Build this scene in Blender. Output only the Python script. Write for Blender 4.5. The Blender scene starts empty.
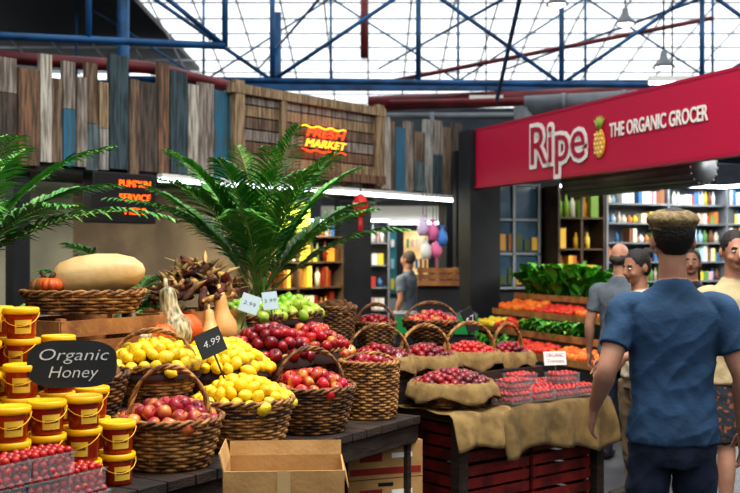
import bpy, math, random
from mathutils import Vector, Matrix, Euler, noise
from mathutils.bvhtree import BVHTree
random.seed(11)
R=random.random
def U(a,b): return random.uniform(a,b)
def C(h):
    h=h.lstrip('#'); o=[]
    for i in (0,2,4):
        c=int(h[i:i+2],16)/255
        o.append(c/12.92 if c<=.04045 else ((c+.055)/1.055)**2.4)
    return (o[0],o[1],o[2],1)
MATS={}
def mat(name,col,rough=.6,col2=None,scale=8,bump=0,bscale=40,metal=0,island=None,emit=0,spec=.5,wave=None,trans=0,alpha=1,stretch=(1,1,1),bd=.02,lo=.38,hi=.64):
    if name in MATS: return MATS[name]
    m=bpy.data.materials.new(name); m.use_nodes=True
    nt=m.node_tree; N=nt.nodes; L=nt.links
    b=N['Principled BSDF']
    b.inputs['Roughness'].default_value=rough; b.inputs['Metallic'].default_value=metal
    b.inputs['Specular IOR Level'].default_value=spec
    b.inputs['Transmission Weight'].default_value=trans
    b.inputs['Alpha'].default_value=alpha
    tc=N.new('ShaderNodeTexCoord'); mp=N.new('ShaderNodeMapping'); mp.inputs['Scale'].default_value=stretch
    L.new(tc.outputs['Object'],mp.inputs['Vector'])
    src=None
    if island:
        g=N.new('ShaderNodeNewGeometry'); r=N.new('ShaderNodeValToRGB'); r.color_ramp.interpolation='LINEAR' if len(island)<5 else 'CONSTANT'
        e=r.color_ramp.elements
        n=len(island)
        e[0].position=0; e[0].color=C(island[0]); e[1].position=(1 if n<5 else (n-1)/n); e[1].color=C(island[-1])
        for i in range(1,n-1):
            x=e.new(i/(n-1) if n<5 else i/n); x.color=C(island[i])
        L.new(g.outputs['Random Per Island'],r.inputs['Fac']); src=r.outputs['Color']
    else:
        rgb=N.new('ShaderNodeRGB'); rgb.outputs[0].default_value=C(col); src=rgb.outputs[0]
    if col2:
        nz=N.new('ShaderNodeTexNoise'); nz.inputs['Scale'].default_value=scale; nz.inputs['Detail'].default_value=4
        L.new(mp.outputs[0],nz.inputs['Vector'])
        rr=N.new('ShaderNodeValToRGB'); rr.color_ramp.elements[0].position=lo; rr.color_ramp.elements[1].position=hi
        L.new(nz.outputs['Fac'],rr.inputs['Fac'])
        mx=N.new('ShaderNodeMixRGB'); mx.inputs[2].default_value=C(col2)
        L.new(rr.outputs['Color'],mx.inputs[0]); L.new(src,mx.inputs[1]); src=mx.outputs[0]
    L.new(src,b.inputs['Base Color'])
    if emit:
        L.new(src,b.inputs['Emission Color']); b.inputs['Emission Strength'].default_value=emit
    if bump:
        if wave:
            w1=N.new('ShaderNodeTexWave'); w1.inputs['Scale'].default_value=wave; w1.inputs['Distortion'].default_value=1.5
            w2=N.new('ShaderNodeTexWave'); w2.bands_direction='Z'; w2.inputs['Scale'].default_value=wave; w2.inputs['Distortion'].default_value=1.5
            L.new(mp.outputs[0],w1.inputs['Vector']); L.new(mp.outputs[0],w2.inputs['Vector'])
            ad=N.new('ShaderNodeMath'); L.new(w1.outputs['Fac'],ad.inputs[0]); L.new(w2.outputs['Fac'],ad.inputs[1]); h=ad.outputs[0]
        else:
            n2=N.new('ShaderNodeTexNoise'); n2.inputs['Scale'].default_value=bscale; n2.inputs['Detail'].default_value=5 if bscale>8 else 1.5
            L.new(mp.outputs[0],n2.inputs['Vector']); h=n2.outputs['Fac']
        bp=N.new('ShaderNodeBump'); bp.inputs['Strength'].default_value=bump; bp.inputs['Distance'].default_value=bd
        L.new(h,bp.inputs['Height']); L.new(bp.outputs[0],b.inputs['Normal'])
    MATS[name]=m; return m

def parent(ch,pa):
    ch.parent=pa; ch.matrix_parent_inverse=Matrix.Translation(-pa.location)
class MB:
    def __init__(s): s.v=[];s.f=[];s.m=[];s.s=[];s.mats=[]
    def mi(s,m):
        if m not in s.mats: s.mats.append(m)
        return s.mats.index(m)
    def add(s,vs,fs,m,M=None,smooth=True):
        o=len(s.v); i=s.mi(m)
        s.v+= [tuple(M@Vector(v)) for v in vs] if M is not None else [tuple(v) for v in vs]
        for f in fs: s.f.append(tuple(a+o for a in f)); s.m.append(i); s.s.append(smooth)
    def prism(s,xy,z0,z1,m):
        n=len(xy); vs=[(x,y,z0) for x,y in xy]+[(x,y,z1) for x,y in xy]
        a=sum(xy[i][0]*xy[(i+1)%n][1]-xy[(i+1)%n][0]*xy[i][1] for i in range(n))
        fs=[tuple(range(n-1,-1,-1)),tuple(range(n,2*n))]+[(i,(i+1)%n,(i+1)%n+n,i+n) for i in range(n)]
        if a<0: fs=[tuple(reversed(f)) for f in fs]
        s.add(vs,fs,m,None,False)
    def box(s,c,sz,m,rz=0,M=None):
        x,y,z=[a/2 for a in sz]
        vs=[(-x,-y,-z),(x,-y,-z),(x,y,-z),(-x,y,-z),(-x,-y,z),(x,-y,z),(x,y,z),(-x,y,z)]
        fs=[(3,2,1,0),(4,5,6,7),(0,1,5,4),(1,2,6,5),(2,3,7,6),(3,0,4,7)]
        T=Matrix.Translation(c)@Matrix.Rotation(rz,4,'Z')
        if M is not None: T=M@T
        s.add(vs,fs,m,T,False)
    def tube(s,pts,rad,m,n=8,closed=False,M=None,sq=2,ref=None):
        pts=[Vector(p) for p in pts]; k=len(pts)
        if not isinstance(rad,(list,tuple)): rad=[rad]*k
        rad=[r if isinstance(r,(list,tuple)) else (r,r) for r in rad]
        vs=[];b=None
        for i,p in enumerate(pts):
            if closed: t=pts[(i+1)%k]-pts[i-1]
            else: t=pts[min(i+1,k-1)]-pts[max(i-1,0)]
            if t.length<1e-9: t=Vector((0,0,1))
            t.normalize()
            if ref is not None: b0=Vector(ref)
            elif b is None: b0=Vector((1,0,0)) if abs(t.x)<.8 else Vector((0,1,0))
            else: b0=b
            b=b0-t*b0.dot(t)
            if b.length<1e-6: b=t.orthogonal()
            b.normalize(); c=t.cross(b)
            for j in range(n):
                a=2*math.pi*j/n; ca,sa=math.cos(a),math.sin(a)
                if sq!=2:
                    ca=math.copysign(abs(ca)**(2/sq),ca); sa=math.copysign(abs(sa)**(2/sq),sa)
                vs.append(p+b*ca*rad[i][0]+c*sa*rad[i][1])
        fs=[]
        for i in range(k if closed else k-1):
            for j in range(n):
                i2=(i+1)%k; j2=(j+1)%n
                fs.append((i*n+j,i*n+j2,i2*n+j2,i2*n+j))
        if not closed:
            fs.append(tuple(range(n-1,-1,-1))); fs.append(tuple((k-1)*n+j for j in range(n)))
        s.add(vs,fs,m,M)
    def ell(s,c,r,m,seg=12,rings=8,M=None,rot=None):
        if not isinstance(r,(list,tuple)): r=(r,r,r)
        T=Matrix.Translation(c)
        if rot is not None: T=T@rot
        if M is not None: T=M@T
        vs,fs=sphere(seg,rings)
        s.add([(v[0]*r[0],v[1]*r[1],v[2]*r[2]) for v in vs],fs,m,T)
    def lathe(s,prof,m,n=20,M=None,rib=0,nr=10,smooth=True):
        vs=[];fs=[]
        for r,z in prof:
            for j in range(n):
                a=2*math.pi*j/n; q=r*(1-rib*(1-abs(math.sin(nr*a/2)))) if rib else r
                vs.append((q*math.cos(a),q*math.sin(a),z))
        for i in range(len(prof)-1):
            for j in range(n):
                fs.append((i*n+j,i*n+(j+1)%n,(i+1)*n+(j+1)%n,(i+1)*n+j))
        s.add(vs,fs,m,M,smooth)
    def build(s,name,bevel=0,origin=None,par=None):
        me=bpy.data.meshes.new(name)
        if origin is None:
            xs=[v[0] for v in s.v];ys=[v[1] for v in s.v];zs=[v[2] for v in s.v]
            origin=((min(xs)+max(xs))/2,(min(ys)+max(ys))/2,min(zs))
        me.from_pydata([(v[0]-origin[0],v[1]-origin[1],v[2]-origin[2]) for v in s.v],[],s.f)
        for m in s.mats: me.materials.append(m)
        me.polygons.foreach_set('material_index',s.m); me.polygons.foreach_set('use_smooth',s.s); me.update()
        o=bpy.data.objects.new(name,me); bpy.context.scene.collection.objects.link(o); o.location=origin
        if bevel:
            b=o.modifiers.new('bevel','BEVEL'); b.width=bevel; b.segments=2; b.limit_method='ANGLE'
        if par: parent(o,par)
        return o
_sp={}
def sphere(seg,rings):
    if (seg,rings) in _sp: return _sp[(seg,rings)]
    vs=[(0,0,1)];fs=[]
    for i in range(1,rings):
        t=math.pi*i/rings
        for j in range(seg):
            a=2*math.pi*j/seg; vs.append((math.sin(t)*math.cos(a),math.sin(t)*math.sin(a),math.cos(t)))
    vs.append((0,0,-1)); e=len(vs)-1
    for j in range(seg): fs.append((0,1+j,1+(j+1)%seg)); fs.append((e,e-seg+(j+1)%seg,e-seg+j))
    for i in range(rings-2):
        for j in range(seg):
            a=1+i*seg; fs.append((a+j,a+seg+j,a+seg+(j+1)%seg,a+(j+1)%seg))
    _sp[(seg,rings)]=(vs,fs); return vs,fs
def basis(x,y,z,o):
    M=Matrix.Identity(4)
    for i,a in enumerate((x,y,z,o)):
        for k in range(3): M[k][i]=a[k]
    return M
def text(body,size,M,m,par,ext=.003,off=0,name='lettering',width=None,shear=0):
    c=bpy.data.curves.new('t','FONT'); c.body=body; c.size=size; c.extrude=ext; c.offset=off; c.shear=shear
    c.align_x='CENTER'; c.align_y='CENTER'; c.resolution_u=3
    o=bpy.data.objects.new('t',c); bpy.context.scene.collection.objects.link(o)
    bpy.context.view_layer.update()
    dg=bpy.context.evaluated_depsgraph_get(); me=bpy.data.meshes.new_from_object(o.evaluated_get(dg))
    bpy.data.objects.remove(o)
    if width:
        xs=[v.co.x for v in me.vertices]; w=max(xs)-min(xs); k=width/w
        for v in me.vertices: v.co.x*=k
    me.materials.clear(); me.materials.append(m)
    me.transform(M); ob=bpy.data.objects.new(name,me); bpy.context.scene.collection.objects.link(ob)
    parent(ob,par); return ob

# ---------- materials
wood_dark=mat('wood_dark','#3a2a20',.75,'#1d1512',6,.4,30,stretch=(1,1,6))
wood_tan=mat('wood_tan','#a8743f',.7,'#7d4f28',7,.3,30)
wicker=mat('wicker',None,.6,'#5a3818',18,.3,80,island=['#b5823f','#976530','#cc9a58','#845220'])
wicker_d=mat('wicker_dark',None,.6,'#3f2812',18,.3,80,island=['#8d5f30','#6b4522','#a4733e','#57371c'])
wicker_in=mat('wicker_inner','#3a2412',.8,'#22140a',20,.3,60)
burlap=mat('burlap','#b0925c',.9,'#8c6f44',14,.6,60,wave=90)
burlap_d=mat('burlap_dark','#94784a',.9,'#6b5734',10,.6,60,wave=90)
apple_m=mat('apple_skin',None,.25,'#d9903a',14,island=['#a00f1a','#820d20','#bc262a','#a8142a'],lo=.5,hi=.7)
apple_r=mat('red_apple_skin',None,.25,'#5c0a16',9,island=['#9c0f1a','#760a18','#b82a2a','#8a0c1e'])
nect=mat('nectarine_skin',None,.33,'#d98a3a',12,island=['#98142a','#7c0e2c','#b03034','#640e24'],lo=.48,hi=.7)
lemon_m=mat('lemon_skin',None,.35,'#d8c030',7,.25,110,island=['#f2c60e','#e8b80c','#f4d638','#d4a40f'],lo=.5,hi=.8)
green_m=mat('green_apple_skin',None,.3,'#a9b84a',8,island=['#7fb32c','#93c53a','#6ba42a','#b4cf4a'])
kiwi_m=mat('kiwi_skin',None,.8,'#5d3d22',12,.3,90,island=['#7b5632','#6a4727','#8b6740'])
plum_m=mat('plum_skin',None,.3,'#4a0a18',6,island=['#8a1420','#a01c22','#6c1020','#b02a28'])
tom_m=mat('tomato_skin',None,.25,None,island=['#a8120f','#b9201a','#881010','#b82c1a'])
stem_m=mat('fruit_stem','#4a3218',.8)
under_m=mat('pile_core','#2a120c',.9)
black=mat('black_paint','#0c0c0d',.5)
chalk=mat('chalkboard','#121413',.6,'#1e2120',5)
white=mat('white_paint','#eceae4',.5)
chalkw=mat('chalk_white','#c8c8c2',.8)
cardb=mat('cardboard','#bd9560',.85,'#a67d4b',5,.15,60)
cardb_d=mat('cardboard_print','#8c2418',.8)
leafm=mat('palm_leaf',None,.4,None,island=['#4a9a3a','#378434','#7ab44c','#286c30'],spec=.5)
leafd=mat('leafy_green',None,.5,None,island=['#3d8e26','#2f7520','#5fb034','#86c848'])
stalk=mat('palm_stalk','#8fa84a',.6,'#5f7a32',6)
steel_b=mat('blue_steel','#1c5c90',.5,'#103c60',3,.05)
steel_r=mat('red_steel','#7a2228',.5,'#531519',3)
grey_m=mat('grey_metal','#7c8186',.45,'#5f6468',2,metal=.3)
dark_m=mat('dark_panel','#1c1f25',.6,'#121418',3)
redcr=mat('red_crate_wood','#8a2018',.7,'#4f120e',7,.35,30)
concrete=mat('concrete_floor','#4a4b4e',.55,'#35363a',2.5,.1,20)
signm=mat('sign_magenta','#b80f42',.45)
signd=mat('sign_letter_fill','#a80f3c',.45)

# ---------- frames
def T(s,t,z=0): return (-1.46+.541*s-.841*t, 3.10+.841*s+.541*t, z)
def T2(s,t,z=0): return (.5+.78*s-.626*t, 5.75+.626*s+.78*t, z)
def S(k,t,z=0): return (1.36+.375*k+.927*t, 12.7-.927*k+.375*t, z)
def B(k,t,z=0): return (-3.2+.644*k-.766*t, 8.9+.766*k+.644*t, z)
def quad(F,a,b,c,d): return [F(a,c)[:2],F(b,c)[:2],F(b,d)[:2],F(a,d)[:2]]
angT=math.atan2(.841,.541); angT2=math.atan2(.626,.78); angS=math.atan2(-.927,.375); angB=math.atan2(.766,.644)

# ---------- room shell
mb=MB(); mb.box((1,10,-.05),(26,40,.1),concrete); mb.build('floor')
wall_m=mat('dark_wall','#454a52',.8,'#343940',1.2,.1)
mb=MB(); mb.box((1,29.8,2.95),(26,.2,5.9),wall_m); mb.build('wall_back')
mb=MB(); mb.box((-10,10,2.8),(.2,40,5.6),wall_m); mb.build('wall_left')
mb=MB(); mb.box((12.5,10,2.8),(.2,40,5.6),wall_m); mb.build('wall_right')
mb=MB(); mb.box((1,-8,2.8),(26,.2,5.6),wall_m); mb.build('wall_front')
frame=mat('glazing_bar','#c4c9ce',.6)
mb=MB()
def rz(y): return 6.0+(29.6-y)*.16
ys=[29.6-i*.9 for i in range(22)]
for y in ys: mb.box((1,y,rz(y)),(24,.05,.04),frame)
for i in range(26):
    x=-10.5+i*.95; mb.tube([(x,29.6,rz(29.6)),(x,10.5,rz(10.5))],.024,frame,4)
mb.build('skylight_frame')
mb=MB(); mb.box((-8.1,14,6.9),(6.6,30,.12),dark_m); mb.build('ceiling')

# trusses
mb=MB()
def bar(a,b,r,m=steel_b): mb.tube([a,b],r,m,6)
def truss(y,x0,x1,zb,zt,step,dy=0,r=.055):
    n=int((x1-x0)/step); f=lambda i:(x0+i*step, y+dy*i)
    bar((*f(0),zb),(*f(n),zb),r); bar((*f(0),zt),(*f(n),zt),r)
    for i in range(n+1):
        bar((*f(i),zb),(*f(i),zt),r*.8)
        if i<n: bar((*f(i),zb if i%2 else zt),(*f(i+1),zt if i%2 else zb),r*.65)
truss(15,-3.6,7.2,4.22,5.7,2.16,0.15,.05)
truss(21,-6,10,5.2,6.9,2.6,0,.035)
truss(11,-6.2,-1.6,4.1,5.3,1.5,0.35,.045)
for x in (1.85,5.1): bar((x,15,3.9),(x,9,6.3),.03)
for x in (-2.6,.2,3.2): bar((x,24,6.0),(x+2.4,13,5.4),.025)
mb.box((1.8,16.5,4.35),(11,.12,.12),steel_b)
mb.build('roof_truss')
mb=MB()
mb.tube([(0,17,4.15),(3.2,16.2,4.15),(7.4,15.4,4.25)],.13,steel_r,10)
mb.tube([(-7,12,4.15),(-2.8,13,4.02),(0,17,3.9)],.08,steel_r,8)
mb.tube([(-.1,18,5.1),(-.1,18,6.4)],.07,steel_r,8); mb.tube([(-.1,18,4.6),(6,18,5.8)],.04,steel_r,8)
mb.tube([(.3,15.6,3.95),(7,14.9,3.98)],.05,steel_r,8)
mb.build('red_pipe')
mb=MB(); mb.tube([(2.2,14.6,3.75),(8,13.2,3.85)],.16,grey_m,12); mb.tube([(2.2,14.6,3.75),(2.2,14.6,3.2)],.16,grey_m,12); mb.tube([(0,15.2,3.7),(4,15.2,3.72)],.05,grey_m,8)
mb.tube([(.9,14.9,3.72),(.9,14.9,3.3),(2.2,14.8,3.3)],.04,grey_m,8)
for i in range(7): mb.tube([(2.7+i*.8,14.48-i*.193,3.757+i*.0137),(2.76+i*.8,14.465-i*.193,3.758+i*.0137)],.175,grey_m,12)
mb.build('ventilation_duct')
for x,y in ((-3.6,15),(7.2,15.9),(-1.9,21)):
    mb=MB(); mb.tube([(x,y,0),(x,y,6.6)],.09,steel_b,10); mb.box((x,y,.1),(.4,.4,.2),steel_b); mb.build('steel_column')
lampglow=mat('lamp_glow','#fff6e0',.5,emit=6)
for x,y,z in ((3.6,14.5,4.9),(4.0,14,4.2),(2.55,14,5.05)):
    mb=MB(); M=Matrix.Translation((x,y,z))@Matrix.Scale(.8,4)
    mb.lathe([(.02,.3),(.05,.28),(.07,.16),(.16,.06),(.2,0),(.19,-.005)],grey_m,16,M); mb.ell((x,y,z+.02),(.11,.11,.05),lampglow)
    mb.tube([(x,y,z+.2),(x,y,6.9)],.012,black,5); mb.build('pendant_lamp')
tube_e=mat('fluorescent_glow','#eaf4ff',.5,emit=6)
mb=MB(); mb.box((4.0,13.6,3.98),(.62,.1,.07),white); mb.box((4.0,13.6,3.93),(.6,.08,.04),tube_e); mb.tube([(4,13.6,4.0),(4,13.6,8.4)],.01,black,4); mb.build('fluorescent_fitting')
mb=MB(); mb.box((1.75,15.5,4.02),(.5,.1,.07),white); mb.box((1.75,15.5,3.97),(.48,.08,.04),tube_e); mb.tube([(1.75,15.5,4.05),(1.75,15.5,8.3)],.01,black,4);mb.build('fluorescent_fitting')

# ---------- plank bulkhead on left
pm=[mat('plank_%d'%i,c,.85,c2,7,.6,35,stretch=(5,5,.45),lo=.4,hi=.6) for i,(c,c2) in enumerate([('#85705d','#4f4035'),('#aaa8a1','#6f6c66'),('#2f7494','#4b6068'),('#cac4b8','#857e72'),('#64564d','#3b3430'),('#8c6850','#54463a'),('#6e8084','#46524f'),('#ab9474','#6f5c46'),('#46585f','#2a363a'),('#a0968e','#645a50')])]
mb=MB(); k=-3.2; i=0
seq=[0,4,5,8,3,9,2,2,1,4,0,3,9,4,0,6,9,7,1,4,5,3,0,2,9,6,1,8]
while k<6.9:
    w=U(.10,.24); m=pm[seq[i%len(seq)]]; z1=3.3+U(-.06,.16); z0=2.46+U(-.03,.03); d=U(-.015,.02)
    if 1.0<k<1.9: z1+=.1
    p=quad(B,k,k+w-.012,-.03-d,.02-d)
    if R()<.3:
        zs=U(2.7,3.1); mb.prism(p,z0,zs-.005,m); mb.prism(p,zs,z1,pm[seq[(i*7+3)%len(seq)]])
    else: mb.prism(p,z0,z1,m)
    k+=w; i+=1
mb.prism(quad(B,-3.2,6.9,.02,.1),2.4,3.25,dark_m)
mb.prism(quad(B,-3.2,6.9,.05,1.5),2.44,2.5,dark_m)
bulk=mb.build('plank_bulkhead')
for kk in (-3,.2,6.75):
    mb=MB(); mb.prism(quad(B,kk,kk+.16,.12,.26),0,2.4,dark_m); mb.prism(quad(B,kk-.04,kk+.2,.08,.3),0,.12,dark_m); mb.build('bulkhead_post')
Mb=lambda k,t,z,roll=0: basis((.644,.766,0),(0,0,1),(.766,-.644,0),B(k,t,z))@Matrix.Rotation(roll,4,'Z')
mb=MB()
for j in range(6): mb.prism(quad(B,2.65,5.0,-.09,-.07),2.62+j*.13,2.735+j*.13,pm[[7,5,9,0,7,9][j]])
for a,b in ((2.6,2.74),(4.94,5.08),(3.3,3.38)): mb.prism(quad(B,a,b,-.14,-.065),2.5,3.5 if a!=3.3 else 3.38,pm[7])
mb.prism(quad(B,2.55,5.1,-.15,-.065),3.36,3.46,pm[7]); mb.prism(quad(B,2.55,5.1,-.15,-.065),2.52,2.62,pm[5])
mb.build('rustic_board')
nred=mat('neon_red','#ff3a10',.4,emit=3.2); nyel=mat('neon_yellow','#ffb020',.4,emit=2.8)
mb=MB()
for zz,mm,ph in ((3.1,nyel,0),(2.83,nred,1)):
    mb.tube([B(3.55+.74*j/24,-.2,zz+.01*math.sin(j*.9+ph)) for j in range(25)],.008,mm,6)
for k in (3.6,4.2): mb.tube([B(k,-.2,2.83),B(k,-.15,2.83)],.01,black,5)
neon=mb.build('neon_sign')
text('FRESH',.14,Mb(3.92,-.21,3.03),nred,neon,.005,width=.66,shear=.3); text('MARKET',.12,Mb(3.92,-.21,2.91),nyel,neon,.005,width=.7,shear=.3)
ledo=mat('led_orange','#ff5a10',.4,emit=3)
mb=MB(); mb.prism(quad(B,.8,1.52,-.2,-.04),1.95,2.42,black); led=mb.build('led_board',.01)
for j,tx in enumerate(('PUMPKIN','SERVICE','HERE')): text(tx,.09,Mb(1.27,-.205,2.32-j*.13),ledo,led,.003,width=.36 if j<2 else .24)
mb=MB(); mb.prism(quad(B,1.65,6.8,-.12,-.06),2.37,2.41,tube_e); mb.prism(quad(B,1.65,6.8,-.13,-.05),2.41,2.45,white); mb.build('light_strip')
def area(loc,size,power,rot=(0,0,0),col=(1,1,1),sy=None):
    l=bpy.data.lights.new('a','AREA'); l.energy=power; l.size=size; l.color=col
    if sy: l.shape='RECTANGLE'; l.size_y=sy
    o=bpy.data.objects.new('light',l); bpy.context.scene.collection.objects.link(o); o.location=loc; o.rotation_euler=rot; return o
p=B(4.2,.6,2.36); area(p,4.6,75,(0,0,angB),(1,.9,.75),.4)
p=B(-.5,.8,2.36); area(p,3.6,30,(0,0,angB),(1,.95,.85),.4)  # unseen area light added to brighten the beige shop wall

beige=mat('beige_wall','#8f8e7c',.8,'#787766',1.5)
tilew=mat('warm_wall','#6c5e49',.8,'#504434',2)
mb=MB(); mb.prism(quad(B,-3.2,1.8,1.6,1.7),0,2.44,beige); mb.build('wall_shop_beige')
mb=MB(); mb.prism(quad(B,1.8,4.3,1.6,1.7),0,2.44,tilew); mb.prism(quad(B,6.2,6.9,1.6,1.7),0,2.44,dark_m); mb.build('wall_shop_dark')
mb=MB(); mb.prism(quad(B,-2.8,3.9,.42,1.0),0,1.0,dark_m); mb.prism(quad(B,-2.85,3.95,.36,1.05),1.0,1.05,grey_m)
mb.prism(quad(B,-2.8,3.9,.4,.42),.1,.9,pm[0]); mb.build('shop_counter')
GC=['#e8dcc8','#3f76a8','#c84a3c','#e8d24a','#f4f0e8','#6ca45a','#e8e8ee','#d88a4a','#a8c8d8','#e8b8c0','#f0e8d0','#8a5a3a']
goods=mat('packaged_goods',None,.5,None,island=GC)
goods_b=mat('jars_and_bottles',None,.35,None,island=['#8a5a2a','#4e5a32','#c8923a','#7c2c1c','#d8d0b0','#5a3a22','#e0b84a'])
shelf_m=mat('shelf_wood','#5a4632',.6,'#3c2e22',5); shelf_w=mat('shelf_grey','#8c9094',.5,'#74787c',3)
def shelf(name,F,k0,k1,t0,t1,z0,z1,rows,gm,along='k',frame=shelf_m,fill=.9,kk=1.0,light=False):
    mb=MB(); h=(z1-z0)/rows
    mb.prism(quad(F,k0,k1,t0,t1),z0-.02,z0+.02,frame)
    for r in range(rows+1): mb.prism(quad(F,k0,k1,t0,t1),z0+r*h-.012,z0+r*h+.012,frame)
    if along=='k':
        mb.prism(quad(F,k0,k1,t1,t1+.03),0,z1,frame)
        for q in (k0,k1,(k0+k1)/2): mb.prism(quad(F,q-.015,q+.015,t0,t1),0,z1,frame)
        if light: mb.prism(quad(F,k0,k1,t0-.06,t0-.02),z1-.02,z1+.02,tube_e)  # glowing strip added to brighten the goods, no real fitting
    else:
        mb.prism(quad(F,k0-.03,k0,t0,t1),0,z1,frame)
        for q in (t0,t1,(t0+t1)/2): mb.prism(quad(F,k0,k1,q-.015,q+.015),0,z1,frame)
        if light: mb.prism(quad(F,k1+.02,k1+.06,t0,t1),z1-.02,z1+.02,tube_e)  # same added glow strip, for shelves running along t
    a0,a1=(k0,k1) if along=='k' else (t0,t1)
    for r in range(rows):
        a=a0+.03
        while a<a1-.13:
            n=random.choice((1,2,3)); w=U(.05,.12)*kk; hh=h*U(.4,.85); z=z0+r*h+.013; rd=R()<.5
            for _ in range(n):
                if a>a1-.12: break
                if R()<fill:
                    dd=U(.02,.05)
                    if along=='k': c=F(a+w/2,t0+dd+.08); q=quad(F,a,a+w-.008,t0+dd,t0+dd+.14)
                    else: c=F(k1-dd-.08,a+w/2); q=quad(F,k1-dd-.14,k1-dd,a,a+w-.008)
                    if rd: mb.prism(q,z,z+hh,gm)
                    else: mb.lathe([(0,z),(w*.42,z),(w*.44,z+hh*.65),(w*.2,z+hh*.8),(w*.2,z+hh),(0,z+hh)],gm,10,Matrix.Translation((c[0],c[1],0)))
                a+=w
    return mb.build(name)
shelf('bottle_shelf',B,4.3,6.1,1.45,1.8,.5,1.9,4,goods_b,kk=.8)
yg=mat('green_lit_panel','#b8c83a',.6,'#8ab024',3,emit=.4)
mb=MB(); mb.prism(quad(B,4.45,5.35,1.38,1.42),1.95,2.35,yg); mb.prism(quad(B,4.4,5.4,1.42,1.44),1.9,2.4,dark_m);mb.prism(quad(B,4.4,4.5,1.42,1.44),1.8,1.96,dark_m); mb.build('green_menu_panel')
p=B(5,.9,2.3); area(p,1.2,50,(math.radians(25),0,angB),(1,.9,.6),.5)  # added lamp without a fitting, brightens the green panel and shelf
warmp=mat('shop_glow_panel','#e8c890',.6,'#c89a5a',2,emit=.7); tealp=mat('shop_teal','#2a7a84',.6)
mb=MB()
mb.box((1.3,21.4,1.5),(4.6,.15,3.0),dark_m)
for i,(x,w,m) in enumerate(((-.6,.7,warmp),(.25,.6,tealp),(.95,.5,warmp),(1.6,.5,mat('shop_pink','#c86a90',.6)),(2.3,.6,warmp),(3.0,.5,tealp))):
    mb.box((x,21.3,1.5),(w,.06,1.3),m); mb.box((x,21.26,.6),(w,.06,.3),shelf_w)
    for j in range(5):
        for r in range(3): mb.box((x-w/2+.08+j*w/5.5,21.23,.95+r*.42+.1),(w/9,.06,U(.12,.25)),goods)
mb.box((1.3,21.1,2.5),(4.6,.3,.3),mat('shop_fascia','#a8a498',.6)); mb.box((1.3,20.9,2.3),(4.2,.08,.05),tube_e)
mb.build('distant_shopfront')
shelf('bottle_shelf',lambda a,b,z=0:(a,b,z),-1.6,.3,16.5,16.8,.4,2.2,5,goods,'k',shelf_w,light=True)
area((.4,15.5,3),2.5,70,(math.radians(20),0,0),(1,.92,.75),1)  # extra area light put in to lift the dark shop background
greenp=mat('green_paint','#1c8a42',.5)
mb=MB(); mb.box((.75,12.0,.38),(.9,.6,.76),dark_m); mb.box((.75,11.68,.85),(.95,.04,.2),greenp); mb.box((.75,12.0,.96),(.95,.66,.04),grey_m)
mb.box((.75,12,.86),(.9,.6,.18),greenp); mb.box((.8,12.15,1.13),(.5,.25,.3),dark_m); mb.build('green_counter')
def crate(mb,c,sz,rzz,m,rows=3,th=.014):
    M=Matrix.Translation(c)@Matrix.Rotation(rzz,4,'Z'); x,y,z=sz
    for sx in (-1,1):
        for sy in (-1,1): mb.box((sx*(x/2-.025),sy*(y/2-.025),z/2),(.035,.035,z),m,0,M)
    g=z/rows
    for r in range(rows):
        zz=g*(r+.5)
        for sy in (-1,1): mb.box((0,sy*y/2,zz),(x,th,g*.78),m,0,M)
        for sx in (-1,1): mb.box((sx*x/2,0,zz),(th,y,g*.78),m,0,M)
    nb=4
    for j in range(nb): mb.box((0,-y/2+(j+.5)*y/nb,.01),(x,y/nb*.85,.014),m,0,M)
mb=MB(); crate(mb,(.8,12.12,1.285),(.46,.34,.22),0,wood_tan); mb.build('wooden_crate')
hred=mat('hanging_red','#d01a1c',.4); hpink=mat('bag_pink','#e87aaa',.4); hblue=mat('bag_blue','#4a8ad8',.4)
mb=MB(); x,y=-.1,10.9
mb.lathe([(0,-.12),(.04,-.11),(.085,-.04),(.09,.02),(.05,.1),(.02,.12),(0,.12)],hred,18,Matrix.Translation((x,y,2.18)),.1,8)
mb.tube([(x,y,2.28),(x,y,2.5)],.006,black,5)
for j in range(8):
    a=j*.785; mb.tube([(x+.01*math.cos(a),y+.01*math.sin(a),2.07),(x+.025*math.cos(a),y+.025*math.sin(a),1.86)],[.006,.005],hred,5)
mb.build('hanging_red_lantern')
mb=MB()
for dx,m,z in ((0,hpink,1.95),(.11,hblue,1.88),(-.12,mat('bag_lilac','#d8c8e8',.4),2.0),(.04,hpink,1.74),(-.08,white,1.72)):
    M=Matrix.Translation((.76+dx,12.4,z))
    mb.lathe([(0,-.12),(.05,-.12),(.075,-.05),(.06,.04),(.015,.08),(.04,.13)],m,14,M,.25,7); mb.tube([(.76+dx,12.4,z+.08),(.76+dx,12.4,2.45)],.004,black,4)
mb.build('hanging_bags')

# ---------- Ripe stall
mb=MB()
mb.prism(quad(S,0,7,-.06,.06),2.5,3.17,signm); mb.prism(quad(S,-.02,7.02,-.065,.065),3.17,3.2,signd); mb.prism(quad(S,-.02,7.02,-.065,.065),2.47,2.5,signd)
sign=mb.build('stall_sign')
Ms=lambda k,z,t=-.075,roll=0: basis((.375,-.927,0),(0,0,1),(-.927,-.375,0),S(k,t,z))@Matrix.Rotation(roll,4,'Z')
text('Ripe',.62,Ms(1.86,2.83),white,sign,.004,.042,width=1.14); text('Ripe',.6,Ms(1.86,2.83,-.086),signd,sign,.004,.0,width=1.05)
text('THE ORGANIC GROCER',.19,Ms(3.52,2.86),white,sign,.003,.004,width=1.42)
pine=mat('pineapple_gold','#e8b83c',.5,'#c88a24',30)
mb=MB(); M=Ms(2.64,2.82)
mb.ell((0,-.06,0),(.1,.15,.015),pine,16,10,M)
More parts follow.
